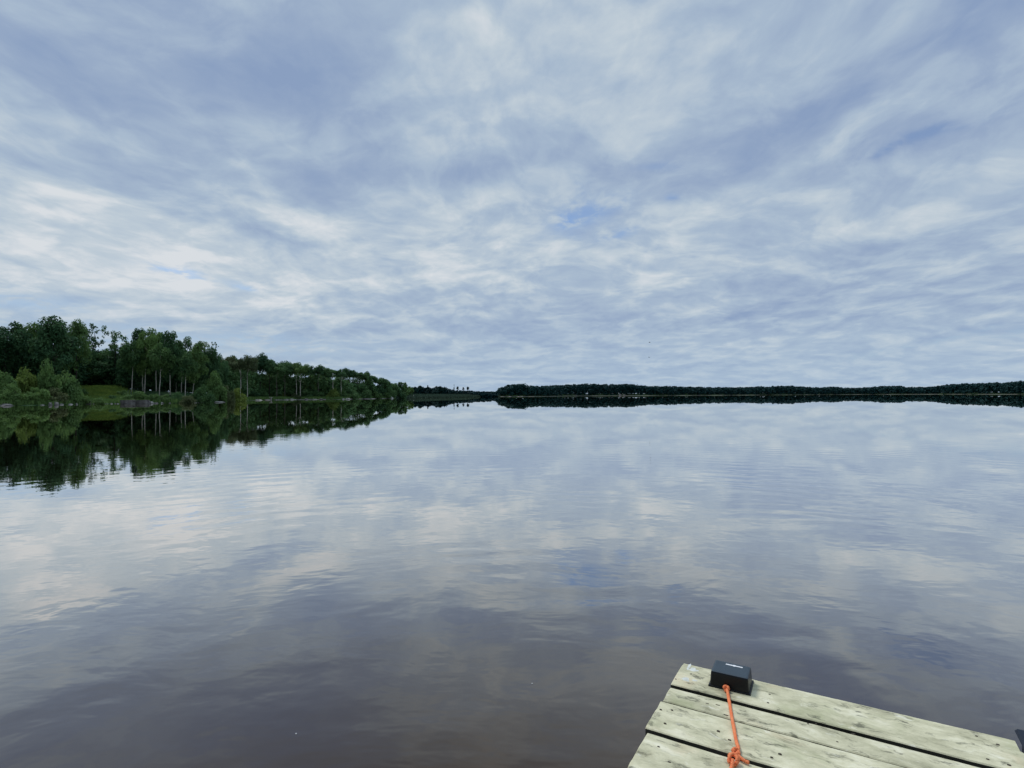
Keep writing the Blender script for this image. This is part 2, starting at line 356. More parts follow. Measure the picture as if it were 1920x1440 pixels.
def tube(V, Fc, pts, rads, n=7):
    base = len(V)
    for i, (p, r) in enumerate(zip(pts, rads)):
        d = (pts[min(i+1, len(pts)-1)] - pts[max(i-1, 0)]).normalized()
        t = d.orthogonal().normalized() if abs(d.z) < .9 else Vector((1, 0, 0)) - d*d.x
        t.normalize(); u = d.cross(t)
        for k in range(n):
            a = 2*math.pi*k/n; V.append(p + (t*math.cos(a)+u*math.sin(a))*r)
    for i in range(len(pts)-1):
        for k in range(n):
            a = base+i*n+k; b_ = base+i*n+(k+1) % n; Fc.append((a, b_, b_+n, a+n))
    Fc.append(tuple(base+(len(pts)-1)*n+k for k in range(n))); Fc.append(tuple(base+n-1-k for k in range(n)))
def trunk_mesh(name, seed, mat, limbs=6, r0=.016):          # unit height 1
    random.seed(seed); V = []; Fc = []
    wob = [Vector((random.uniform(-1, 1)*.012*i, random.uniform(-1, 1)*.012*i, 0)) for i in range(7)]
    pts = [Vector((0, 0, i/6*.95)) + wob[i]*.5 for i in range(7)]
    tube(V, Fc, pts, [r0*(1.35 if i == 0 else 1-i*.13) for i in range(7)])
    for k in range(limbs):
        z = random.uniform(.5, .88); i = min(5, int(z/.95*6)); p = pts[i].lerp(pts[i+1], z/.95*6-i)
        a = random.uniform(0, 6.28); L = random.uniform(.10, .20)
        q = p + Vector((math.cos(a)*L*.7, math.sin(a)*L*.7, L*.6)); mid = p.lerp(q, .5) - Vector((0, 0, .012))
        rr = r0*(1-z)*.8 + .0016
        tube(V, Fc, [p, mid, q], [rr, rr*.7, rr*.35], 5)
    me = pymesh(name, V, Fc, True); me.materials.append(mat); return me
TRUNK = [trunk_mesh('trunk', s, M_BARK) for s in (1, 2, 3)]

_cnt = {}
def tree(name, kind, x, ytop, hw, D, label, cat='tree', group=None, mat=L_MID, bark=M_BARK, cfrac=.6, lean=0.0, base=None, tr=1.0, depth=None, xc=None):
    """x: column of the trunk foot; ytop: row of the crown's top; hw: half width in pixels; cfrac: share of the height taken by the crown"""
    D = float(D); X, Y = at(x, D); z0 = ground_z(x, D) if base is None else base
    H = zat(x, ytop, D) - z0; W = hw*mpp(D)
    t = tag(empty(name, (X, Y, z0), 0.0), label, cat, group)
    i = _cnt[kind] = _cnt.get(kind, -1)+1
    c = link('crown', CROWN[kind][i % len(CROWN[kind])], parent=t)
    hh = H*cfrac/2; sx = (math.tan(lean)*H) if xc is None else (xc-x)*mpp(D)
    top = 1.0 if kind != 'bush' else 1.05
    rng = random.Random(x*131+int(D)*7+ytop)
    c.location = (sx*.8, 0, H-hh*top) if kind != 'bush' else (sx, 0, H*.08)
    c.scale = (W, W*.95, hh) if kind != 'bush' else (W, W*.9, H*.95)
    c.rotation_euler = (0, 0, rng.uniform(0, 6.28))
    obmat(c, mat)
    k = link('trunk', TRUNK[i % 3], parent=t)
    th = (H-hh*.5) if kind != 'bush' else H*.7
    k.scale = (max(9, th*.85)*tr, max(9, th*.85)*tr, th)
    if lean: k.rotation_euler = (0, math.atan2(sx, H), 0)
    obmat(k, bark)
    return t

# -- left wood: big broad trees
G_BACK = 'leafy trees deep in the left wood'
LB = 'dark leafy tree deep in the left wood, mostly hidden behind the front row'
BIG = [
 (-70, 604, 62, 119, L_MID, 'round', .86, 'tall broad tree cut by the left edge of the picture', 125),
 (8, 596, 44, 121, L_DARK, 'round', .86, 'broad leafy tree next to the left edge, flat dark top, behind the yellowish bush', 0),
 (46, 593, 34, 126, L_MID, 'round', .84, 'mid green broad tree left of the tallest dark tree of the wood', 0),
 (100, 587, 48, 121, L_DARK, 'round', .86, 'tallest and darkest broad tree of the left wood with a wide dome crown', 0),
 (142, 594, 26, 126, L_MID, 'round', .80, 'lighter green rounded tree leaning on the right flank of the tallest dark tree', 0),
 (176, 600, 28, 147, L_DARK, 'loose', .54, 'sparse see-through tree with sky showing between its leaf clumps', 0),
 (215, 603, 27, 146, L_DARK, 'loose', .54, 'open-crowned tree with sky gaps standing just left of the birch stand', 0),
]
for (x, yt, hw, D, mt, kd, cf, lb, _) in BIG: tree('broad_tree', kd, x, yt, hw, D, lb, mat=mt, cfrac=cf)
rng = random.Random(5)
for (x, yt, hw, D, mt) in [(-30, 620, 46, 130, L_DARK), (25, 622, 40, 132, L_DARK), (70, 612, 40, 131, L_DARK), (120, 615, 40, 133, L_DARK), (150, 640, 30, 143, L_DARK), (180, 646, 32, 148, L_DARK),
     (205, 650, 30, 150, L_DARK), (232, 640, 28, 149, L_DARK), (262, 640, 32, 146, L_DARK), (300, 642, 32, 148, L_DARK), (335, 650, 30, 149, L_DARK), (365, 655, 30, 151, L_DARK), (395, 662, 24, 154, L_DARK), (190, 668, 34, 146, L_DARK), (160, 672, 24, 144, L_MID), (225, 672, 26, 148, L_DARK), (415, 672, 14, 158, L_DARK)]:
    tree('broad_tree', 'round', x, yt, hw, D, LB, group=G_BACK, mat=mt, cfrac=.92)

# -- birch stand
GB = 'pale-trunked birches in the stand on the left shore'
BIRCH = [ # foot x, crown x, top, half width, D, crown share, label
 (247, 250, 628, 25, 134, .74, L_MID, 'birch at the left end of the stand, nearest the sunny clearing'),
 (268, 262, 616, 23, 140, .74, L_DARK, 'birch with a faint grey trunk beside the bending white trunk'),
 (271, 276, 622, 23, 136, .72, L_MID, 'birch whose white trunk bends slightly, second from the clearing'),
 (293, 289, 614, 27, 140, .72, L_MID, 'birch with a dull grey trunk just left of the brightest white trunk'),
 (299, 302, 632, 25, 133, .69, L_MID, 'birch with the longest and brightest white trunk of the stand'),
 (319, 318, 621, 24, 136, .74, L_DARK, 'birch with a straight white trunk standing in the middle of the stand'),
 (330, 331, 640, 18, 146, .72, L_DARK, 'birch set back in the stand with a short thin pale trunk in deep shade'),
 (340, 342, 630, 20, 145, .74, L_DARK, 'birch set back in the stand with a dim trunk left of the last upright one'),
 (347, 350, 648, 21, 134, .69, L_MID, 'birch with an upright white trunk beside the leaning birch'),
 (360, 374, 640, 27, 138, .70, L_MID, 'birch with a white trunk leaning right at the end of the stand'),
]
for (x, xc, yt, hw, D, cf, mt, lb) in BIRCH:
    tree('birch_tree', 'oval', x, yt, hw, D, lb, group=GB, mat=mt, bark=M_BIRCH, cfrac=cf, xc=xc, tr=.62, lean=.09 if xc-x > 10 else .001)
tree('broad_tree', 'round', 392, 643, 22, 146, 'dark round tree closing the right end of the birch stand', mat=L_DARK, cfrac=.8)
tree('broad_tree', 'loose', 401, 637, 12, 148, 'twiggy tree top above the dark trees at the right end of the birch stand', mat=L_DARK, cfrac=.4)
tree('broad_tree', 'oval', 408, 660, 13, 150, 'narrow dark green tree at the step down to the lower shoreline row', mat=L_DARK, cfrac=.85)

# -- the row of tall slim trees along the low shore
GR = 'slim high-crowned trees in the shoreline row'
LR = 'small dark slim tree among the last of the row, right of the brightest sky gap'
ROW = [ # x, top, half width, D, crown share, material, bark, label (None: nothing tells it apart)
 (431, 663, 19, 182, .80, L_OLIVE, M_GREYBARK, 'olive tree opening the shoreline row beside the step down from the birches'),
 (451, 660, 21, 172, .66, L_OLIVE, M_BIRCH, 'olive-crowned tree with a long pale trunk, early in the shoreline row'),
 (464, 664, 19, 182, .66, L_OLIVE, M_BIRCH, 'olive tree with a short pale trunk beside the first long pale trunk of the row'),
 (488, 662, 21, 198, .70, L_DARK, M_BARK, 'feathery-topped dark tree, highest of the dark part of the shoreline row'),
 (505, 670, 21, 201, .62, L_DARK, M_BARK, 'dark flat-topped tree over the first bright sky gap of the shoreline row'),
 (519, 674, 18, 199, .62, L_DARK, M_GREYBARK, 'dark tree with a grey trunk beside the first sky gap of the shoreline row'),
 (534, 675, 21, 205, .66, L_DARK, M_GREYBARK, 'broad dark mushroom-shaped tree at the middle of the shoreline row'),
 (545, 679, 14, 212, .60, L_DARK, M_GREYBARK, 'slim dark tree between the mushroom-shaped tree and the twin pale trunks'),
 (556, 676, 16, 207, .58, L_MID, M_BIRCH, 'left one of the twin pale trunks rising above the dome-shaped bush'),
 (563, 678, 16, 207, .58, L_MID, M_BIRCH, 'right one of the twin pale trunks rising above the dome-shaped bush'),
 (582, 685, 15, 212, .50, L_DARK, M_BARK, 'dark slim tree, first to the right of the twin pale trunks'),
 (597, 684, 14, 211, .50, L_DARK, M_GREYBARK, 'dark slim tree with a grey trunk, second right of the twin pale trunks'),
 (610, 690, 13, 218, .48, L_DARK, M_BARK, 'dark slim tree just left of the clear pale trunk above the rocky point'),
 (624, 687, 15, 212, .46, L_DARK, M_BIRCH, 'dark-topped tree with a clear pale trunk above the rocky point'),
 (640, 691, 13, 213, .45, L_DARK, M_BIRCH, 'tree with a thin pale trunk against the brightest sky gap of the row'),
 (650, 690, 13, 226, .46, L_DARK, M_GREYBARK, 'dark slim tree just right of the thin pale trunk at the brightest gap'),
 (661, 692, 12, 230, .48, L_DARK, M_BARK, None), (671, 694, 12, 232, .5, L_DARK, M_GREYBARK, None),
 (680, 697, 11, 236, .5, L_DARK, M_BARK, None), (688, 696, 11, 238, .54, L_DARK, M_BARK, None), (699, 702, 12, 242, .58, L_DARK, M_BARK, None),
 (708, 705, 11, 246, .6, L_DARK, M_BARK, None), (718, 708, 12, 250, .7, L_DARK, M_BARK, 'last slim tree of the shoreline row before the dense low trees'),
]
rw = random.Random(21)
for (x, yt, hw, D, cf, mt, bk, lb) in ROW:
    cf += rw.uniform(-.06, .05)
    tree('slim_tree', 'umbrella', x, yt, hw, D, lb or LR, group=GR, mat=mt, bark=bk, cfrac=cf, tr=.85)
for (x, yt, hw, D) in [(440, 667, 18, 200), (474, 668, 18, 206), (497, 670, 17, 212), (513, 676, 16, 214), (526, 678, 16, 218), (541, 681, 14, 220), (572, 686, 13, 224), (590, 690, 12, 228), (604, 693, 11, 230), (617, 694, 11, 232), (632, 695, 10, 236), (656, 697, 10, 242), (676, 699, 9, 246), (694, 703, 9, 250), (509, 684, 10, 209), (529, 686, 10, 215), (551, 688, 9, 216), (569, 690, 9, 218), (577, 692, 8, 226), (587, 694, 8, 220), (601, 694, 8, 224), (614, 697, 8, 226), (620, 696, 8, 234), (636, 698, 7, 230), (645, 698, 7, 234), (666, 700, 7, 240), (684, 702, 7, 244)]:
    tree('slim_tree', 'umbrella', x, yt, hw, D, 'slim tree in the second rank of the shoreline row, hidden behind front crowns', group='second rank of the shoreline row', mat=L_DARK, bark=M_GREYBARK, cfrac=rw.uniform(.55, .8) if x < 530 else rw.uniform(.34, .54), tr=1.0)
for (x, yt, hw, D) in [(484, 688, 9, 203), (496, 690, 8, 207), (508, 692, 8, 205), (522, 694, 9, 211), (538, 694, 9, 214), (549, 697, 7, 213), (566, 696, 8, 216), (579, 697, 8, 218), (592, 698, 8, 216), (605, 699, 8, 220), (617, 701, 7, 220), (630, 702, 7, 222), (645, 702, 7, 226), (656, 703, 7, 230), (668, 704, 7, 234), (679, 706, 7, 238), (691, 707, 7, 242)]:
    tree('slim_tree', 'loose', x, yt, hw*1.25, D, 'thin see-through sapling filling the gaps under the high crowns of the row', group='saplings under the shoreline row', mat=L_MID, bark=M_GREYBARK, cfrac=.6, tr=.7)
POINT = [(728, 713, 12, 254, 'dark low tree just right of the last slim tree of the row'), (740, 714, 12, 256, 'dense dark tree above the white boulder'),
         (752, 716, 11, 262, 'mid green rounded tree near the tip of the left point'), (760, 716, 6, 268, 'narrow ragged tree marking the end of the left point'), (770, 724, 9, 280, 'low dark tree stepping down beyond the left point')]
for (x, yt, hw, D, lb) in POINT: tree('low_tree', 'oval', x, yt, hw, D, lb, group='low trees on the left point', mat=L_DARK if x < 745 else L_MID, cfrac=.9)

# -- undergrowth and shore bushes
GU = 'undergrowth bushes on the left shore'
LU = 'shadowy green undergrowth bush between the trunks on the left shore'
BUSH = [
 (-40, 660, 40, 112, L_MID, 'tall green bush cut off by the left picture edge'),
 (8, 700, 30, 104, L_MID, 'green bush at the waterline by the left picture edge'),
 (48, 684, 27, 108, L_LIGHT, 'big yellow-green bush glowing in front of the dark wood, near the left edge'),
 (93, 672, 24, 110, L_MID, 'tall rounded green bush under the tallest dark tree'),
 (128, 696, 26, 113, L_MID, 'green bush sloping down towards the sunny clearing'),
 (26, 722, 24, 102, L_MID, 'low green bush leaning over the water in front of the yellow-green bush'),
 (70, 724, 24, 105, L_MID, 'low bush at the waterline left of the first pale shore rocks'),
 (103, 728, 22, 108, L_OLIVE, 'low olive bush hanging over the first pale shore rocks'),
 (140, 727, 19, 113, L_MID, 'low bush at the left corner of the sunny clearing'),
 (160, 742, 12, 115, L_MID, 'small bush below the sunny clearing on its left side'),
 (188, 744, 13, 116, L_MID, 'small bush below the middle of the sunny clearing'),
 (214, 742, 10, 121, L_DARK, 'small dark bush at the right foot of the sunny clearing'),
 (172, 738, 7, 126, L_MID, 'small bush on the left side of the sunny clearing'),
 (206, 736, 7, 130, L_DARK, 'small dark bush in the middle of the sunny clearing'),
 (228, 730, 13, 128, L_MID, 'bush closing the right side of the sunny clearing'),
 (153, 728, 13, 124, L_MID, 'bush closing the left side of the sunny clearing'),
 (240, 738, 17, 121, L_MID, 'bush above the left end of the long rock ledge'),
 (264, 735, 17, 122, L_MID, 'bush above the middle of the long rock ledge'),
 (287, 737, 15, 123, L_MID, 'bush above the right end of the long rock ledge'),
 (309, 740, 16, 124, L_MID, 'low bush under the brightest birch trunk'),
 (332, 733, 15, 127, L_DARK, 'dark bush between the last upright birch trunks'),
 (352, 741, 17, 126, L_OLIVE, 'low olive bush over the long white shore stones'),
 (378, 722, 20, 130, L_MID, 'bush right of the leaning birch'),
 (404, 700, 22, 138, L_MID, 'tall green bush under the right end of the birch stand'),
 (424, 720, 19, 142, L_OLIVE, 'olive bush bulging towards the water beyond the birch stand'),
 (446, 729, 17, 150, L_LIGHT, 'yellowish bush drooping to the water before the first gravel beach'),
 (392, 738, 16, 134, L_MID, 'low bush behind the long white shore stones'),
 (555, 737, 11, 203, L_OLIVE, 'dome-shaped grey green bush alone at the water under the twin pale trunks'),
 (625, 728, 14, 210, L_LIGHT, 'light green bush at the foot of the clear pale trunk'),
 (530, 735, 12, 207, L_LIGHT, 'pale grassy bush left of the dome-shaped shore bush'),
 (582, 700, 20, 214, L_MID, 'tall bright green bush right of the twin pale trunks'),
]
for (x, yt, hw, D, mt, lb) in BUSH: tree('shore_bush', 'bush', x, yt, hw, D, lb, 'bush', GU, mat=mt)
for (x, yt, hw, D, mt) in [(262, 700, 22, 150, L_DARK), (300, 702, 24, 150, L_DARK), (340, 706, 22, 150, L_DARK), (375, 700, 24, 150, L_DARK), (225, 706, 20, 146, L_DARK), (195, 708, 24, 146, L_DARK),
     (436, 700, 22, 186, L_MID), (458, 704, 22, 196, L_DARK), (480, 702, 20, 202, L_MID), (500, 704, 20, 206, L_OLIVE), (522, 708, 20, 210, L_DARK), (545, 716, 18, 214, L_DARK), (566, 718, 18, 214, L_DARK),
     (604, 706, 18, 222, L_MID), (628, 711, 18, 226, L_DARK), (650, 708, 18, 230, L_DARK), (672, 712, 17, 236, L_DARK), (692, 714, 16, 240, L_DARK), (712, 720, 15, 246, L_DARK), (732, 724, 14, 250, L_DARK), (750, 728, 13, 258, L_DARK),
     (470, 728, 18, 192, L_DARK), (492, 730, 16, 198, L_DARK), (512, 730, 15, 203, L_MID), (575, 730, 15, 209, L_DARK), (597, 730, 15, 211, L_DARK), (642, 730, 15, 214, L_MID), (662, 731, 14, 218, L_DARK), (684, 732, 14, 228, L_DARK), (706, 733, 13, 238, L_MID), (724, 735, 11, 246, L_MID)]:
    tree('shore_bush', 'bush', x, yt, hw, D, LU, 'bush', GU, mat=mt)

# -- trees round the head of the bay, far behind the point
GY = 'dark trees at the head of the bay'
LY = 'small dark tree in the line at the head of the bay'
for (x, yt, hw, kd, lb) in [(779, 724, 7, 'round', None), (787, 722, 8, 'round', 'rounded tree standing highest at the left end of the bay trees'), (795, 724, 7, 'round', None), (802, 722, 7, 'cone', None),
     (809, 725, 6, 'round', None), (818, 723, 8, 'round', None), (826, 723, 7, 'round', None), (833, 724, 6, 'round', None), (837, 723, 4, 'oval', 'straight-sided tree at the right end of the bay trees'),
     (775, 730, 8, 'round', None), (784, 731, 8, 'round', None), (800, 731, 8, 'round', None), (815, 731, 8, 'round', None), (830, 731, 8, 'round', None),
     (846, 731, 8, 'bush', None), (856, 732, 8, 'bush', None), (866, 732, 9, 'bush', None), (877, 733, 9, 'bush', None)]:
    tree('bay_tree', kd, x, yt, hw, 372 + (x*7) % 23, lb or LY, 'tree', GY, mat=L_FAR, cfrac=.92)
tree('spruce_tree', 'cone', 851.5, 721.5, 2.6, 378, 'dark pointed spruce like a thin spire left of three lone little trees', mat=L_FAR, cfrac=.9)
GL = 'lone little trees above the bay scrub'
for (x, yt, hw, lb) in [(858, 724, 3.2, 'leftmost lone little tree by the spire-like spruce, slanting crown'), (869, 725.5, 2.6, 'smallest of three lone little trees, in the middle'), (877, 724, 3.4, 'right one of three lone little trees above the bay scrub, roundest crown')]:
    tree('lone_tree', 'round', x, yt, hw, 380, lb, 'tree', GL, mat=L_FAR, cfrac=.48)

# -- far woods that read as one mass
def mass(name, cols, rows, label, cat, mat, quads, leaf, seed, wpx, low=0.0):
    """cols: (pixel column, row of the crown top, waterside distance)"""
    rg = random.Random(seed); random.seed(seed); V = []; Fc = []
    for x, yt, D0 in cols:
        for r in range(rows):
            D = D0 + r*rg.uniform(7, 11) + rg.uniform(-1, 1); xx = x + rg.uniform(-3, 3)
            X, Y = at(xx, D); top = zat(xx, yt + rg.uniform(-.6, 1.6) + (1.5 if r == 0 else 0), D)
            z0 = ground_z(xx, D); W = wpx*mpp(D)*rg.uniform(.75, 1.3); H = max(1.5, top-z0)
            cl = [(Vector((rg.uniform(-.6, .6), rg.uniform(-.6, .6), rg.uniform(.15, .9))), rg.uniform(.25, .45)) for _ in range(9)]
            cl.append((Vector((0, 0, .9)), .25))
            for _ in range(quads):
                c, q = rg.choice(cl); d = rdir()
                k = 1-.45*max(0, c.z-.5)
                p = Vector((X+(c.x*k+d.x*q)*W, Y+(c.y*k+d.y*q)*W, z0+min(1.0, max(low, c.z+d.z*q*.45))*H))
                leafquad(V, Fc, p, (d+rdir()*.5+Vector((0, 0, .3))).normalized(), leaf)
    o = link(name, pymesh(name, V, Fc), mat); tag(o, label, cat, kind='stuff'); return o
SKYL = [(930, 737), (938, 728), (950, 723), (965, 721), (980, 720), (986, 723), (1000, 724.5), (1030, 723.5), (1060, 722), (1090, 720), (1120, 720), (1160, 721), (1170, 720), (1190, 721.5), (1220, 724.5), (1250, 724), (1300, 725.5), (1360, 726.5),
        (1400, 726.5), (1425, 724.5), (1440, 726), (1455, 724), (1480, 723.5), (1500, 725), (1540, 727), (1560, 725.5), (1580, 727), (1600, 728), (1630, 726), (1655, 724), (1690, 723.5), (1700, 726), (1740, 726), (1760, 723.5), (1775, 721), (1800, 719.5), (1830, 719), (1850, 718.5), (1870, 716.5), (1880, 719), (1890, 716.5), (1920, 714.5), (2000, 712), (2200, 706), (2500, 706)]
mass('headland_wood', [(x, interp(SKYL, x), shore(x)+(5 if x > 940 else 10)) for x in range(931, 1045, 4)], 4, 'dark wood covering the headland at the mouth of the bay', 'woods', L_FAR, 130, .75, 3, 8)
mass('far_shore_wood', [(x, interp(SKYL, x), shore(x)+5) for x in list(range(1042, 2080, 5))+list(range(2080, 2960, 9))], 4, 'long dark wood along the whole far shore on the right', 'woods', L_FAR, 110, .85, 4, 8)
mass('bay_wood', [(x, interp([(766, 727), (790, 726), (835, 727), (845, 731), (890, 733.5), (930, 736)], x), 384) for x in range(766, 934, 4)], 2, 'low dark wood line along the head of the bay', 'woods', L_FAR, 110, .7, 25, 7)
mass('bay_scrub', [(x, interp([(760, 738), (840, 733), (880, 734.2), (905, 735), (935, 734.5), (950, 733)], x), 470+rng.uniform(0, 60)) for x in range(770, 960, 4)], 4, 'grey-green scrub on the low rise at the head of the bay', 'scrub', L_SCRUB, 90, .9, 5, 9)
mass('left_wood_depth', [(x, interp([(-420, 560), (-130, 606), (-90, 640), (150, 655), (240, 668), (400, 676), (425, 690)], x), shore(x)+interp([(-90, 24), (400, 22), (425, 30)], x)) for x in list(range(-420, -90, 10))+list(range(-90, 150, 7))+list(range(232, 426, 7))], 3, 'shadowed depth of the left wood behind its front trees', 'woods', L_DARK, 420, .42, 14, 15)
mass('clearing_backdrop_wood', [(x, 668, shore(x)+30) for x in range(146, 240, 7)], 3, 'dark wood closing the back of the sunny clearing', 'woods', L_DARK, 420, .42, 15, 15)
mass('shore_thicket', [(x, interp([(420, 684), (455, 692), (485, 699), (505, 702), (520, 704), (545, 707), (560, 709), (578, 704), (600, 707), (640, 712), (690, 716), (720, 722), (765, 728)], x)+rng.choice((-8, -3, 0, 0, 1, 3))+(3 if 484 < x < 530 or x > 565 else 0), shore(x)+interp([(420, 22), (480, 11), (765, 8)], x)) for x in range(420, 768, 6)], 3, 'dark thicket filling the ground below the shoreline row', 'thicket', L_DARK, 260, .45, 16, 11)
GE = 'crowns standing out of the far wood'
for (x, yt, hw, lb) in [(982, 718.5, 4, 'round crown standing out at the right end of the headland wood'), (1171, 719, 5, 'round crown standing out of the far wood behind the pair of pale shore rocks'), (1487, 722, 6, 'crown standing out of the far wood just left of its middle'), (1680, 722.5, 7, 'wide low crown standing out of the far wood right of its dip'), (1866, 715.5, 9, 'high rounded crown near the right end of the far wood'), (1905, 714, 10, 'highest crown of the far wood, at the right picture edge')]:
    tree('far_tree', 'round', x, yt, hw, shore(x)+14, lb, 'tree', GE, mat=L_FAR, cfrac=.85)

# -- grass
def blades(name, pts, hgt, wid, label, cat, mat, seed):
    rg = random.Random(seed); V = []; Fc = []
    for (X, Y, z) in pts:
        h_ = hgt*rg.uniform(.5, 1.2); a = rg.uniform(0, 3.14); dx_, dy_ = math.cos(a)*wid, math.sin(a)*wid
        lx, ly = rg.uniform(-.3, .3)*h_, rg.uniform(-.3, .3)*h_; k = len(V)
        V += [(X-dx_, Y-dy_, z), (X+dx_, Y+dy_, z), (X+dx_*.3+lx, Y+dy_*.3+ly, z+h_), (X-dx_*.3+lx, Y-dy_*.3+ly, z+h_)]; Fc.append((k, k+1, k+2, k+3))
    return tag(link(name, pymesh(name, V, Fc), mat), label, cat, kind='stuff')
rg = random.Random(9); pts = []
for _ in range(16000):
    x = rg.uniform(742, 938); o_ = rg.uniform(-1.5, 1)**1 * 1 + rg.random()**1.5*rg.choice((4, 12, 45)); D = shore(x)+o_
    if x > 925 and D < shore(932): D += 8
    X, Y = at(x, D); pts.append((X, Y, max(-.1, ground_z(x, D)-.05)))
blades('marsh_grass', pts, 1.0, .12, 'pale green marsh grass fringing the head of the bay', 'grass', L_MARSH, 10)
pts = []
for _ in range(11000):
    o_ = rg.uniform(4, 26); x = 190 + rg.gauss(0, 20 - 8*abs(o_-15)/11); D = shore(x)+o_; X, Y = at(x, D); pts.append((X, Y, ground_z(x, D)-.03))
blades('meadow_grass', pts, .75, .10, 'sunny yellow-green grass in the clearing of the left shore', 'grass', L_MEADOW, 11)
pts = []
for _ in range(24000):
    x = rg.uniform(-60, 745); D = shore(x)+rg.uniform(.2, 7); X, Y = at(x, D); pts.append((X, Y, ground_z(x, D)-.03))
blades('shore_grass', pts, .8, .09, 'dark rough grass between the bushes along the left shore', 'grass', L_MID, 12)

# ------------------------------------------------------------------ rocks and driftwood
def rock_mesh(seed, flat=False, blocky=0.0):
    bm = bmesh.new()
    if blocky: bmesh.ops.create_cube(bm, size=1.7); bmesh.ops.subdivide_edges(bm, edges=bm.edges[:], cuts=5, use_grid_fill=True)
    else: bmesh.ops.create_icosphere(bm, subdivisions=3, radius=1)
    for v in bm.verts:
        p = v.co.copy()
        d = mnoise.fractal(p*1.1 + Vector((seed*9.1, 0, 0)), 1.0, 2.0, 4)
        v.co += p.normalized()*d*(.16 if blocky else .34)
        if flat and v.co.z > .55: v.co.z = .55 + (v.co.z-.55)*.25
    return mesh_of('rock', bm, False)
ROCKS = [rock_mesh(i) for i in range(5)]; FLATS = [rock_mesh(20+i, True) for i in range(3)]; SLABS = [rock_mesh(40+i, False, 1) for i in range(2)]
for me in ROCKS+FLATS+SLABS: me.materials.append(M_ROCK)
_rk = 0
def rock(x, wpx, hpx, label, mat=M_ROCK, kind=None, name='shore_rock', group='rocks along the shore', off=0.2, dep=.7, cat='rock'):
    global _rk; _rk += 1
    D = shore(x)+off; s = mpp(D); X, Y = at(x, D); me = (kind or ROCKS)[_rk % len(kind or ROCKS)]
    o = link(name, me); o.location = (X, Y + wpx*s*dep*.3, 0); H = hpx*s
    o.scale = (wpx*s/2, wpx*s/2*dep, H*.95); o.rotation_euler = (0, 0, (0 if kind is SLABS else (_rk*1.7) % 3.14 if dep > .6 else 0))
    obmat(o, mat); return tag(o, label, cat, group)
LK = 'small grey stone at the waterline of the left shore'
rock(8, 26, 4, 'low dark grey stone under the bushes at the left picture edge')
rock(78, 8, 2, 'flat whitish stone left of the first heap of pale rocks', M_ROCKPALE, FLATS)
rock(93, 8, 5.5, 'left rock of the first pale heap below the olive bush')
rock(103, 9, 6.5, 'tallest rock of the first pale heap below the olive bush')
rock(113, 10, 3, 'low pale rock trailing right from the first heap', M_ROCKPALE, FLATS)
rock(130, 9, 3, 'flat white stone alone between the first heap and the clearing', M_ROCKPALE, FLATS)
rock(143, 5, 2.5, 'little pale stone left of the clearing', M_ROCKPALE)
rock(163, 11, 3.5, 'greyish flat rock beside the upright stick', M_ROCK, FLATS)
rock(176, 5, 2.5, 'little pale stone right of the upright stick', M_ROCKPALE)
rock(187, 9, 5.5, 'round pale boulder at the water below the sunny clearing', M_ROCKPALE)
for x in (197, 201, 209, 216, 221, 306, 318): rock(x, 4, 1.6, LK, M_ROCKPALE if x % 2 else M_ROCK)
rock(236, 27, 8.5, 'left half of the long flat-topped rock ledge below the birches', M_LEDGE, SLABS, 'rock_ledge', dep=.55)
rock(262, 28, 8.2, 'right half of the long flat-topped rock ledge below the birches', M_LEDGE, SLABS, 'rock_ledge', dep=.55)
for (x, w_, h_, lb, mt) in [(277, 10, 6, 'rugged block at the right end of the rock ledge', M_ROCK), (284, 8, 4, 'pale block stepping down right of the rock ledge', M_ROCKPALE), (291, 9, 3, 'last low stone right of the rock ledge', M_ROCK), (303, 4, 2.5, 'single pale pebble-like stone below the brightest birch trunk', M_ROCKPALE),
     (358, 38, 3, 'long low white stone slab under the olive bush, left one of two', M_ROCKPALE), (377, 14, 3.5, 'pale boulder between the two long white stone slabs', M_ROCKPALE), (403, 34, 3, 'long low white stone slab, right one of two', M_ROCKPALE), (425, 12, 3, 'white stone at the right end of the long slabs', M_ROCKPALE), (440, 5, 2, 'tiny white stone off the willow bush', M_ROCKPALE), (446, 4, 1.8, 'tiniest white stone right of the willow bush', M_ROCKPALE),
     (479, 20, 4.5, 'flat white rock at the left end of the first gravel beach', M_ROCKPALE), (500, 14, 4, 'grey flat rock on the first gravel beach', M_ROCK), (518, 9, 2.5, 'low grey rock at the right end of the first gravel beach', M_ROCK), (536, 8, 4, 'pale pinkish rock left of the dome-shaped bush', M_ROCKPALE), (546, 10, 4.5, 'pale rock tucked against the left side of the dome-shaped bush', M_ROCKPALE), (553, 3, 1.6, 'tiny white stone in front of the dome-shaped bush', M_ROCKWHITE),
     (574, 10, 5, 'grey rock touching the right side of the dome-shaped bush', M_ROCK), (586, 14, 3.5, 'long grey rock right of the dome-shaped bush', M_ROCK), (601, 7, 4.5, 'left of two rugged grey rocks past the dome-shaped bush', M_ROCK), (608, 5, 3, 'right of two rugged grey rocks past the dome-shaped bush', M_ROCK), (643, 5, 5, 'left block of the pair of pale rocks on the rocky point', M_ROCKPALE), (651, 9, 5, 'right block of the pair of pale rocks on the rocky point', M_ROCKPALE), (658, 5, 2.5, 'low stone trailing off the pair of pale rocks', M_ROCK),
     (682, 30, 2, 'long low pale gravel bar right of the rocky point', M_ROCK)]:
    rock(x, w_*(1.25 if x > 470 else 1), h_*(.72 if x > 470 else 1), lb, mt, FLATS if (h_ < 4 and w_ > 6) or x > 470 else ROCKS, dep=.35 if w_ > 18 else .7)
rock(733, 10, 4.2, 'bright white boulder at the water near the end of the left point', M_ROCKWHITE, ROCKS, 'white_boulder', None, cat='boulder')
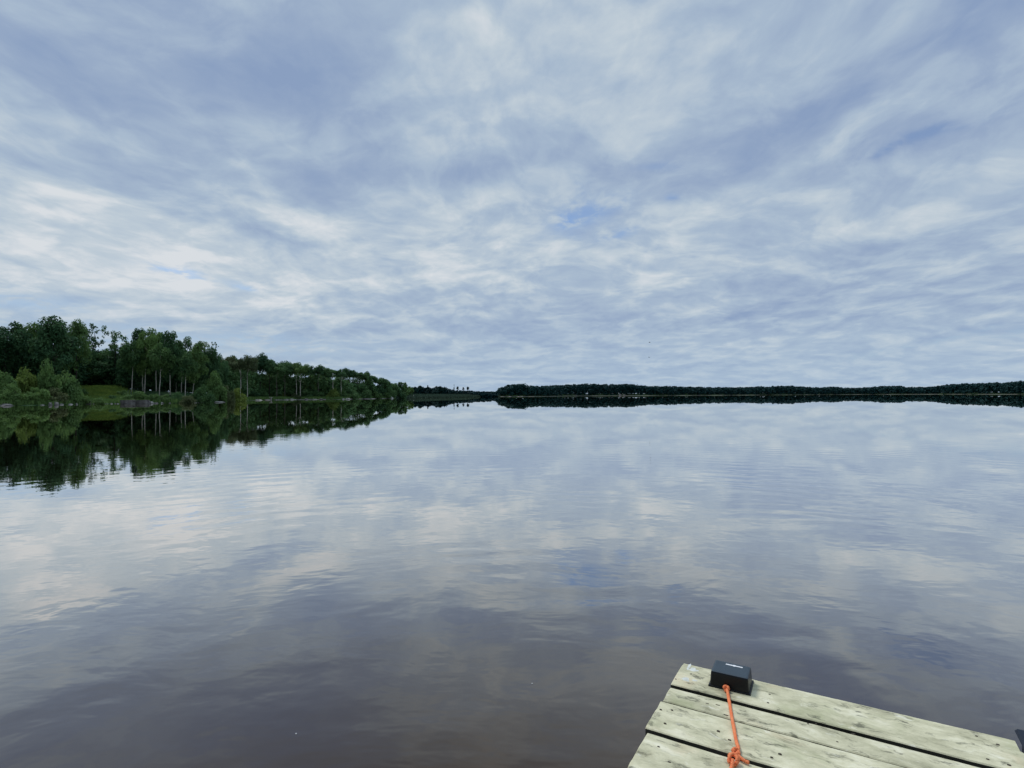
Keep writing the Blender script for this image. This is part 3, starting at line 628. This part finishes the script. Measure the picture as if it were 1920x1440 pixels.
GF = 'pale rocks on the far shore'
for (x, w_, h_, lb) in [(955, 16, 1.3, 'pale streak of stones under the left part of the headland wood'), (975, 14, 1.3, 'pale streak of stones under the right part of the headland wood'), (1080, 3, 3, 'single pale stone standing on the far shore beyond the headland'), (1163, 6, 3, 'left one of a pair of pale rocks on the far shore'), (1171, 6, 3, 'right one of a pair of pale rocks on the far shore')]:
    rock(x, w_, h_, lb, M_ROCK, FLATS if h_ < 2 else ROCKS, group=GF, off=-.5)
def stick(x, ytop, wpx, label, name='driftwood_stump', arms=()):
    D = shore(x)-.3; X, Y = at(x, D); s = mpp(D); H = zat(x, ytop, D); V = []; Fc = []
    tube(V, Fc, [Vector((0, 0, -.3)), Vector((.02, 0, H*.5)), Vector((-.03, .02, H))], [wpx*s*.6, wpx*s*.5, wpx*s*.35])
    for (dx_, z1) in arms: tube(V, Fc, [Vector((0, 0, H*.55)), Vector((dx_*s*.5, 0, H*(.55+z1)/2)), Vector((dx_*s, 0, H*z1))], [wpx*s*.3, wpx*s*.25, wpx*s*.2])
    o = link(name, pymesh(name, V, Fc, True), M_DRIFT, None, (X, Y, 0)); return tag(o, label, 'driftwood')
stick(169, 750.5, 1.6, 'upright grey stick with a crosspiece at the water below the sunny clearing', arms=((-3, .6), (3, .55)))
stick(508.5, 744.5, 1.8, 'forked grey stump at the water on the first gravel beach', arms=((-4, 1.0), (3, .9)))
stick(775.5, 741, 1.3, 'pale thin post at the water beyond the white boulder')

# ------------------------------------------------------------------ two far birds
M_BIRD = simple('bird_feathers', (0.05, 0.05, 0.055), (0.12, 0.12, 0.13), 8)
def bird(px, py, D, span, rz, label):
    d = ray(px, py); p = CAM + d*(D/d.y)
    bm = bmesh.new(); bmesh.ops.create_icosphere(bm, subdivisions=2, radius=1)
    for v in bm.verts:
        k = v.co.y; v.co = Vector((v.co.x*.09*(1-.35*abs(k)), k*.32, v.co.z*.09*(1-.35*abs(k))))
    def plate(ps, th=.008):
        top = [bm.verts.new(Vector(q)+Vector((0, 0, th))) for q in ps]; bot = [bm.verts.new(Vector(q)-Vector((0, 0, th))) for q in ps]
        bm.faces.new(top); bm.faces.new(bot[::-1])
        for i in range(len(ps)): j = (i+1) % len(ps); bm.faces.new((top[j], top[i], bot[i], bot[j]))
    for s_ in (-1, 1):
        plate([(0, .12, .04), (s_*.28, .16, .14), (s_*.5, .02, .10), (s_*.26, -.02, .13), (0, -.08, .04)][::s_])
    plate([(-.03, -.25, 0), (.03, -.25, 0), (.09, -.46, .01), (-.09, -.46, .01)])
    o = link('bird', mesh_of('bird', bm), M_BIRD, None, p); o.scale = (span,)*3; o.rotation_euler = (0, .15, rz)
    return tag(o, label, 'bird', 'birds over the lake')
bird(1218, 642, 150, .8, 1.2, 'upper of two tiny dark birds in the sky over the far wood')
bird(1217, 670, 150, .7, 1.0, 'lower of two tiny dark birds in the sky over the far wood')
# floating fluff
M_FLUFF = simple('white_fluff', (0.7, 0.7, 0.68), (0.85, 0.85, 0.84), 40)
for (px, py, lb) in [(998, 1282, 'tiny white fluff of seed floating on the dark water, nearer to the dock'), (555, 1376, 'tiny white fluff of seed floating on the dark water, low left of the dock')]:
    p = G(px, py); bm = bmesh.new(); bmesh.ops.create_icosphere(bm, subdivisions=2, radius=.0035)
    for v in bm.verts: v.co *= 1+.5*mnoise.noise(v.co*900); v.co.z = v.co.z*.6+.0015
    tag(link('seed_fluff', mesh_of('seed_fluff', bm), M_FLUFF, None, p), lb, 'seed', 'seed fluff on the water')

# ------------------------------------------------------------------ dock
DZ = 0.387
C0 = G(1282, 1243, DZ); C1 = G(1906, 1389, DZ)
U = (C1-C0); LEN = U.length; U.normalize(); Vv = Vector((U.y, -U.x, 0))       # U along the planks, Vv towards the viewer
RZ = math.atan2(U.y, U.x)
def dv(x, y): return (G(x, y, DZ)-C0).dot(Vv)
rows = [0, dv(1258, 1282), dv(1254, 1287.5), dv(1242.5, 1313), dv(1242, 1314.5), dv(1216.5, 1366), dv(1212.5, 1372.5)]
print('dock', LEN, rows, dv(1180, 1440))
edges = [(rows[0], rows[1]), (rows[2], rows[3]), (rows[4]+.001, rows[5]), (rows[6], rows[6]+.235)]
v0 = edges[-1][1]
for wd in (.14, .235, .235, .14, .235, .235, .235, .235, .235, .235, .14, .235, .235): edges.append((v0+.022, v0+.022+wd)); v0 = edges[-1][1]

def plank_mat():
    m, nt, out = newmat('weathered_plank')
    t = nt.new('ShaderNodeTexCoord'); oi = nt.new('ShaderNodeObjectInfo')
    o3 = nt.v('ADD', t.outputs['Object'], nt.comb(nt.m('MULTIPLY', oi.outputs['Random'], 37), nt.m('MULTIPLY', oi.outputs['Random'], 11), 0))
    wob = nt.v('SCALE', nt.v('SUBTRACT', nt.noise(o3, 7.0, 4, 0.6, 'Color'), (0.5, 0.5, 0.5)), sc=0.10)
    q = nt.v('ADD', o3, wob)
    blotch = nt.noise(nt.mapping(q, sc=(1.0, 1.9, 1)), 5.5, 7, 0.66)
    blot2 = nt.noise(nt.mapping(q, loc=(3, 1, 0), sc=(1, 1.5, 1)), 3.0, 5, 0.6)
    grain = nt.noise(nt.mapping(q, sc=(1.0, 20, 6)), 4.0, 5, 0.6, dist=.6)
    fine = nt.noise(nt.mapping(o3, sc=(1, 3, 1)), 30.0, 4, 0.7)
    smear = nt.noise(nt.mapping(q, loc=(8, 2, 0), sc=(1, 2.6, 1)), 9.0, 6, 0.68)
    col = nt.ramp(blotch, [(0.28, lin(146, 143, 117)), (0.42, lin(186, 182, 152)), (0.55, lin(208, 203, 172)), (0.72, lin(232, 227, 202))])
    col = nt.mix(nt.m('MULTIPLY', nt.smooth(blot2, 0.55, 0.75), .5), col, lin(214, 190, 155))
    grn = nt.smooth(nt.noise(nt.mapping(q, loc=(1, 7, 0)), 3.4, 4, 0.6), 0.50, 0.70); col = nt.mix(nt.m('MULTIPLY', grn, .5), col, lin(160, 164, 124))
    col = nt.mix(nt.m('MULTIPLY', nt.smooth(grain, .46, .30), .30), col, lin(130, 128, 108))
    dk = nt.m('MULTIPLY', nt.smooth(smear, .53, .66), nt.smooth(blot2, .34, .52)); col = nt.mix(nt.m('MULTIPLY', dk, .80), col, lin(84, 84, 72))
    wh = nt.smooth(nt.noise(nt.mapping(q, loc=(4, 4, 1), sc=(1, 2.2, 1)), 12.0, 5, 0.62), .60, .72); col = nt.mix(nt.m('MULTIPLY', wh, .6), col, lin(235, 232, 215))
    col = nt.mix(nt.m('MULTIPLY', nt.smooth(fine, .36, .27), .6), col, lin(80, 78, 64))
    crk = nt.noise(nt.mapping(q, loc=(5, 1, 0), sc=(.9, 34, 1)), 3.0, 3, 0.55)
    crk = nt.m('MULTIPLY', nt.smooth(crk, .665, .70), nt.smooth(nt.noise(o3, 2.2, 3, .5), .46, .56)); col = nt.mix(nt.m('MULTIPLY', crk, .85), col, lin(62, 58, 46))
    col = nt.v('SCALE', col, sc=nt.m('MULTIPLY_ADD', oi.outputs['Random'], .26, .86))
    hgt = nt.m('ADD', nt.m('MULTIPLY', grain, .5), nt.m('MULTIPLY', smear, .5))
    bsdf(nt, out, col, .88, .15, bump(nt, hgt, .5, .003)); return m
M_PLANK = plank_mat()
M_WOODDARK = simple('wet_wood_and_gap_shade', (0.030, 0.028, 0.022), (0.10, 0.095, 0.075), 6, .9, .1, stretch=(.2, 1, 1))
M_NAIL = simple('rusty_nail', (0.022, 0.018, 0.014), (0.10, 0.075, 0.05), 60, .6, .4)
M_STAIN = simple('white_dropping', (0.50, 0.51, 0.44), (0.78, 0.80, 0.74), 45, .8, .2)

dock = tag(empty('dock', C0 - Vector((0, 0, DZ)), RZ), 'weathered grey-green plank dock corner jutting into the lake at the lower right', 'dock')
# local axes of the dock: +x along the planks, -y towards the viewer
TH = .038
def plank(i, ya, yb):
    rg = random.Random(100+i); nx, ny = 90, 8
    xl, xr = rg.uniform(-.004, .004), LEN+rg.uniform(-.006, .006)
    if i == 1: xl += .003
    if i >= 3: xl += .012
    V = []; Fc = []
    def edgew(x, s): return .0022*mnoise.noise(Vector((x*9, s*5.1+i*3, 0))) + .0012*mnoise.noise(Vector((x*34, s*2.7+i, 0)))
    bev = .004
    prof = [(0, -TH), (0, -bev), (bev, 0)] + [(None, 0)]*(ny-1) + [(1-bev, 0), (1, -bev), (1, -TH)]
    wd = yb-ya
    cup = rg.uniform(-.0015, .0025)
    def pt(u, k):
        x = xl+(xr-xl)*u
        a = ya+edgew(x, 0); b_ = yb+edgew(x, 1)
        m_ = len(prof)
        if k == 0: y, z = a, -TH
        elif k == 1: y, z = a, -bev
        elif k == m_-1: y, z = b_, -TH
        elif k == m_-2: y, z = b_, -bev
        else:
            q = (k-2)/(m_-5); y = a+bev+(b_-a-2*bev)*q; z = cup*(1-(2*q-1)**2) + .0012*mnoise.noise(Vector((x*3, y*14, i)))
        # ragged ends
        e = .003*mnoise.noise(Vector((y*30, i*2.2, u*9)))+.002*mnoise.noise(Vector((y*90, i*2.2, u*9)))
        xx = x + e*(1 if u in (0, 1) else 0)
        if u == 1 and i == 0: xx += -.012 if (y-ya)/wd < .35 else .016
        if u == 0 and i == 0 and (y-ya)/wd < .12: xx += .010
        return Vector((xx, -y, z + (-.0045 if u in (0, 1) and 1 < k < m_-2 else 0)))
    us = [0, .004] + [j/nx for j in range(1, nx)] + [.996, 1]; m_ = len(prof)
    for u in us:
        for k in range(m_): V.append(pt(u, k))
    for j in range(len(us)-1):
        for k in range(m_-1): a = j*m_+k; Fc.append((a, a+m_, a+m_+1, a+1))
        a = j*m_; Fc.append((a, a+m_-1, a+2*m_-1, a+m_))
    Fc.append(tuple(range(m_))); Fc.append(tuple(reversed(range((len(us)-1)*m_, len(us)*m_))))
    me = pymesh('plank', V, Fc); me.materials.append(M_PLANK); me.materials.append(M_WOODDARK)
    for p_ in me.polygons:                       # shade of the gaps, painted on the sawn sides with the dark wood
        if abs(p_.normal.y) > .8: p_.material_index = 1
    bm = bmesh.new(); bm.from_mesh(me); bmesh.ops.recalc_face_normals(bm, faces=bm.faces[:]); bm.to_mesh(me); bm.free()
    o = link('plank', me, M_PLANK, dock, (0, 0, DZ))
    return o
PL = [plank(i, a, b_) for i, (a, b_) in enumerate(edges)]
# nails, worm holes and gouges: small dark heads let into the planks
def nail(x, y, r=.0045, sx=1.0, par=None, name='nail_head'):
    r *= .72
    bm = bmesh.new(); bmesh.ops.create_cone(bm, cap_ends=True, segments=12, radius1=r, radius2=r*.8, depth=.004)
    for v in bm.verts: v.co.x *= sx
    link(name, mesh_of(name, bm), M_NAIL, par, (x, -y, .0012))
def loc(px, py): p = G(px, py, DZ)-C0; return p.dot(U), p.dot(Vv)
def which(y): return min(range(len(edges)), key=lambda i: abs((edges[i][0]+edges[i][1])/2-y)/(edges[i][1]-edges[i][0]))
for (px, py, r, s_) in [(1267, 1274, .003, 2.2), (1296, 1264.5, .005, 1.6), (1239, 1331, .004, 2.0), (1260, 1332, .004, 1.8), (1247, 1357, .005, 1.8), (1347, 1371.5, .006, 1.6), (1235, 1401, .005, 1.7), (1255, 1430, .005, 2.0),
     (1368, 1388, .003, 3.2), (1462.5, 1414.5, .006, 1.6), (1447, 1421, .005, 1.6), (1443, 1302.5, .004, 2), (1440, 1318.5, .004, 2), (1530, 1358, .003, 2), (1515, 1358, .003, 2), (1831, 1381, .004, 1.6), (1871, 1397, .006, 1.6), (1852, 1424.5, .005, 1.6), (1892, 1435.5, .006, 1.6), (1361, 1341.5, .003, 5), (1346, 1323, .003, 5), (1326, 1320, .003, 4), (1570, 1392, .004, 1.7), (1600, 1377, .004, 3)]:
    x, y = loc(px, py); i = which(y); nail(x, y, r, s_, PL[i])
for i in range(4, len(edges)):
    a, b_ = edges[i]
    for x in (.03, LEN*.5, LEN-.03):
        for q in (.25, .75): nail(x+random.uniform(-.008, .008), a+(b_-a)*q, .0045, 1.3, PL[i])
# bird dropping on the corner plank
def splat(px, py, rx, ry, seed, par):
    x, y = loc(px, py); V = [Vector((x, -y, .0016))]; n_ = 40
    for k in range(n_):
        a = 2*math.pi*k/n_; q = 1+.55*mnoise.noise(Vector((math.cos(a)*1.6, math.sin(a)*1.6, seed)))+.25*mnoise.noise(Vector((math.cos(a)*5, math.sin(a)*5, seed)))
        V.append(Vector((x+math.cos(a)*rx*q, -y+math.sin(a)*ry*q, .0012)))
    link('dropping', pymesh('dropping', V, [(0, 1+k, 1+(k+1) % n_) for k in range(n_)]), M_STAIN, par)
splat(1288, 1271, .030, .036, 1.0, PL[0]); splat(1300, 1258, .020, .026, 2.0, PL[0]); splat(1292, 1250, .007, .03, 3.0, PL[0]); splat(1302, 1276, .022, .012, 5.0, PL[0])
def box_bm(bm, x0, x1, y0, y1, z0, z1):
    vs_ = [bm.verts.new(p) for p in ((x0, y0, z0), (x1, y0, z0), (x1, y1, z0), (x0, y1, z0), (x0, y0, z1), (x1, y0, z1), (x1, y1, z1), (x0, y1, z1))]
    for f_ in ((0, 3, 2, 1), (4, 5, 6, 7), (0, 1, 5, 4), (1, 2, 6, 5), (2, 3, 7, 6), (3, 0, 4, 7)): bm.faces.new([vs_[k] for k in f_])
YE = -edges[-1][1]
for x in (.022, LEN*.5-.02, LEN-.062):
    bm = bmesh.new(); box_bm(bm, x, x+.038, YE, -.045, DZ-TH-.185, DZ-TH-.001); bmesh.ops.bevel(bm, geom=bm.edges[:], offset=.003, segments=1, affect='EDGES')
    link('joist', mesh_of('joist', bm), M_WOODDARK, dock)
bm = bmesh.new(); box_bm(bm, .022, LEN-.024, -.043, -.006, DZ-TH-.185, DZ-TH-.001); bmesh.ops.bevel(bm, geom=bm.edges[:], offset=.003, segments=1, affect='EDGES')
link('end_board', mesh_of('end_board', bm), M_WOODDARK, dock)
for x in (.11, LEN-.12):
    for y in (-.12, -2.4):
        V = []; Fc = []; tube(V, Fc, [Vector((x, y, -1.5)), Vector((x, y, 0)), Vector((x, y, DZ-TH-.003))], [.055, .055, .052], 16)
        link('post', pymesh('post', V, Fc, True), M_WOODDARK, dock)

# ------------------------------------------------------------------ black box
def plastic(name, c, rough=.5):
    m, nt, out = newmat(name); t = nt.new('ShaderNodeTexCoord')
    n = nt.noise(t.outputs['Object'], 260, 3, .6); n_ = nt.noise(t.outputs['Object'], 14, 5, .6)
    col = nt.mix(nt.m('MULTIPLY', n_, .6), (*c, 1), (c[0]*2.2+.004, c[1]*2.2+.004, c[2]*2.2+.004, 1))
    bsdf(nt, out, col, nt.m('MULTIPLY_ADD', n_, .2, rough-.1), .3, bump(nt, n, .15, .0006)); return m
M_BLACK = plastic('black_plastic', (0.002, 0.003, 0.005), .38)
M_SHEEN = plastic('painted_sky_sheen', (0.026, 0.040, 0.052), .4)
M_NAVY = plastic('navy_plastic', (0.002, 0.006, 0.016))
M_WHITE = simple('white_print', (0.75, 0.75, 0.75), (0.85, 0.85, 0.85), 60)
def frustum(wb, db, wt, dt, h_, bev, z0=0.0, dome=.0):
    bm = bmesh.new()
    vs_ = [bm.verts.new(p) for p in [(-wb/2, -db/2, z0), (wb/2, -db/2, z0), (wb/2, db/2, z0), (-wb/2, db/2, z0), (-wt/2, -dt/2, z0+h_), (wt/2, -dt/2, z0+h_), (wt/2, dt/2, z0+h_), (-wt/2, dt/2, z0+h_)]]
    for f_ in ((0, 3, 2, 1), (4, 5, 6, 7), (0, 1, 5, 4), (1, 2, 6, 5), (2, 3, 7, 6), (3, 0, 4, 7)): bm.faces.new([vs_[k] for k in f_])
    bmesh.ops.bevel(bm, geom=[e for e in bm.edges if max(v.co.z for v in e.verts) > z0+h_*.5], offset=bev, segments=4, profile=.6, affect='EDGES')
    return bm
bl_, br_ = G(1327.5, 1287, DZ), G(1407.5, 1306, DZ); bc = (bl_+br_)/2
BW = (br_-bl_).length; bdir = (br_-bl_).normalized(); BRZ = math.atan2(bdir.y, bdir.x); bback = Vector((-bdir.y, bdir.x, 0))
BD = .138; BH = .068
print('box', BW, BRZ-RZ, LEN)
box = tag(empty('black_box', bc + bback*BD/2 + Vector((0, 0, .001)), BRZ), 'black plastic box with white lid mark, tied by orange rope on the dock corner', 'box')
bm = frustum(BW, BD, BW*.985, BD*.985, .008, .003); link('flange', mesh_of('flange', bm, False), M_BLACK, box)
bm = frustum(BW*.925, BD*.93, BW*.875, BD*.89, BH-.007, .011, .0085)
me = mesh_of('body', bm); me.materials.append(M_BLACK); me.materials.append(M_SHEEN)
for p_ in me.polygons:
    if p_.normal.z > .75: p_.material_index = 1          # sky sheen on the top, painted as a lighter blue-grey
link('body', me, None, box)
# white mark: a bar with a round badge at its middle, left of it and right of it small dashes of lettering
bm = bmesh.new(); zt = BH+.0015+.0006
def strip(x0, x1, y0, y1): box_bm(bm, x0, x1, y0, y1, zt-.001, zt)
yb_ = BD*.24; hb = .0045
strip(-.036, -.006, yb_-hb, yb_+hb); strip(.0062, .036, yb_-hb, yb_+hb)
bmesh.ops.create_cone(bm, cap_ends=True, segments=24, radius1=.0078, radius2=.0078, depth=.0012, matrix=Matrix.Translation((0, yb_, zt-.0004)))
link('white_mark', mesh_of('white_mark', bm), M_WHITE, box, (BW*.05, 0, 0))
# a second, navy bumper on the far end of the dock, mostly outside the picture
q = G(1897, 1386, .34)
nb = tag(empty('navy_bumper', (0, 0, 0), RZ), 'dark navy bumper block beside the dock at the right picture edge, mostly cut off', 'bumper')
nb.location = (C0 + U*(LEN+.115) + Vv*(-.01)) + Vector((0, 0, -.072))
bm = frustum(.20, .20, .185, .185, .012, .004, .06); link('flange', mesh_of('flange', bm), M_NAVY, nb)
bm = frustum(.18, .18, .165, .165, .40, .012, -.345); link('body', mesh_of('body', bm), M_NAVY, nb)

# ------------------------------------------------------------------ orange rope
def rope_mat():
    m, nt, out = newmat('orange_cord'); t = nt.new('ShaderNodeTexCoord')
    n = nt.noise(t.outputs['Object'], 180, 4, .6); n2 = nt.noise(t.outputs['Object'], 30, 3, .6)
    wv_ = nt.new('ShaderNodeTexWave', wave_type='BANDS', bands_direction='DIAGONAL'); nt.l.new(t.outputs['Object'], wv_.inputs[0]); wv_.inputs['Scale'].default_value = 110; wv_.inputs['Distortion'].default_value = 1.5
    col = nt.ramp(nt.m('ADD', nt.m('MULTIPLY', n2, .7), nt.m('MULTIPLY', wv_.outputs['Fac'], .3)), [(0.25, (0.80, 0.14, 0.045)), (0.7, (0.96, 0.33, 0.14))])
    bsdf(nt, out, col, .7, .25, bump(nt, nt.m('ADD', wv_.outputs['Fac'], n), .5, .0012)); return m
M_ROPE = rope_mat()
def spline(pts, n_=14):
    P_ = [pts[0]*2-pts[1]]+pts+[pts[-1]*2-pts[-2]]; out_ = []
    for i in range(1, len(P_)-2):
        for k in range(n_):
            t = k/n_; p0, p1, p2, p3 = P_[i-1:i+3]
            out_.append(.5*((2*p1)+(p2-p0)*t+(2*p0-5*p1+4*p2-p3)*t*t+(3*p1-p0-3*p2+p3)*t**3))
    out_.append(pts[-1]); return out_
def cord(name, pts, r, parent, taper=True):
    pp = spline(pts); V = []; Fc = []
    tube(V, Fc, pp, [r*(1+.06*math.sin(i*1.3)) for i in range(len(pp))], 12)
    return link(name, pymesh(name, V, Fc, True), M_ROPE, parent)
rp = tag(empty('orange_rope', (0, 0, 0)), 'orange rope knotted to the black box and running towards the viewer over the planks', 'rope')
def rp_(px, py, dz): p = G(px, py, DZ+dz); return p
r = .0062
kn = [(1361.5, 1284, .020), (1362, 1288, .016), (1364, 1296, .012), (1367, 1312, .008), (1371.5, 1340, .008), (1376, 1366, .009), (1381, 1391, .010), (1384, 1400, .011), (1384, 1408, .012), (1380, 1415, .016)]
cord('cord', [rp_(*k) for k in kn], r, rp)
cord('cord', [rp_(px+dx_, py, dz) for (px, py, dz), dx_ in zip(kn[2:8], (-1, -1.6, .2, 1.8, -1.2, -1.5))], r*.62, rp)     # a second strand lying along the first
def loopknot(cx, cy, dz, R1, r_, seed, turns=2):
    c = rp_(cx, cy, dz); rg_ = random.Random(seed)
    for k in range(turns):
        ax = Vector((rg_.uniform(-.6, .6), rg_.uniform(-.9, -.2), rg_.uniform(.5, 1))).normalized(); t = ax.orthogonal().normalized(); u = ax.cross(t)
        ps = [c + (t*math.cos(a)+u*math.sin(a))*R1*(1+.15*math.sin(2*a+k)) + ax*(.003*math.sin(a*1.5)) + Vector((rg_.uniform(-.002, .002), 0, 0)) for a in [j*.55 for j in range(12)]]
        yield ps
for cx, cy, dz, R1, sd_, tn in [(1362, 1291, .016, .0085, 3, 2), (1380, 1411, .014, .011, 5, 2), (1375, 1424, .018, .0155, 8, 3)]:
    V = []; Fc = []
    for ps in loopknot(cx, cy, dz, R1, r, sd_, tn):
        pp = spline(ps, 8); tube(V, Fc, pp, [r*.9]*len(pp), 12)
    link('knot', pymesh('knot', V, Fc, True), M_ROPE, rp)
cord('cord_tail', [rp_(1384, 1417, .016), rp_(1391, 1423, .012), rp_(1398, 1427.5, .010), rp_(1404.5, 1430, .010)], r*.95, rp)
cord('cord', [rp_(1374, 1424, .026), rp_(1373.5, 1432, .020), rp_(1370, 1445, .012), rp_(1362, 1475, .008), rp_(1350, 1530, .008)], r, rp)
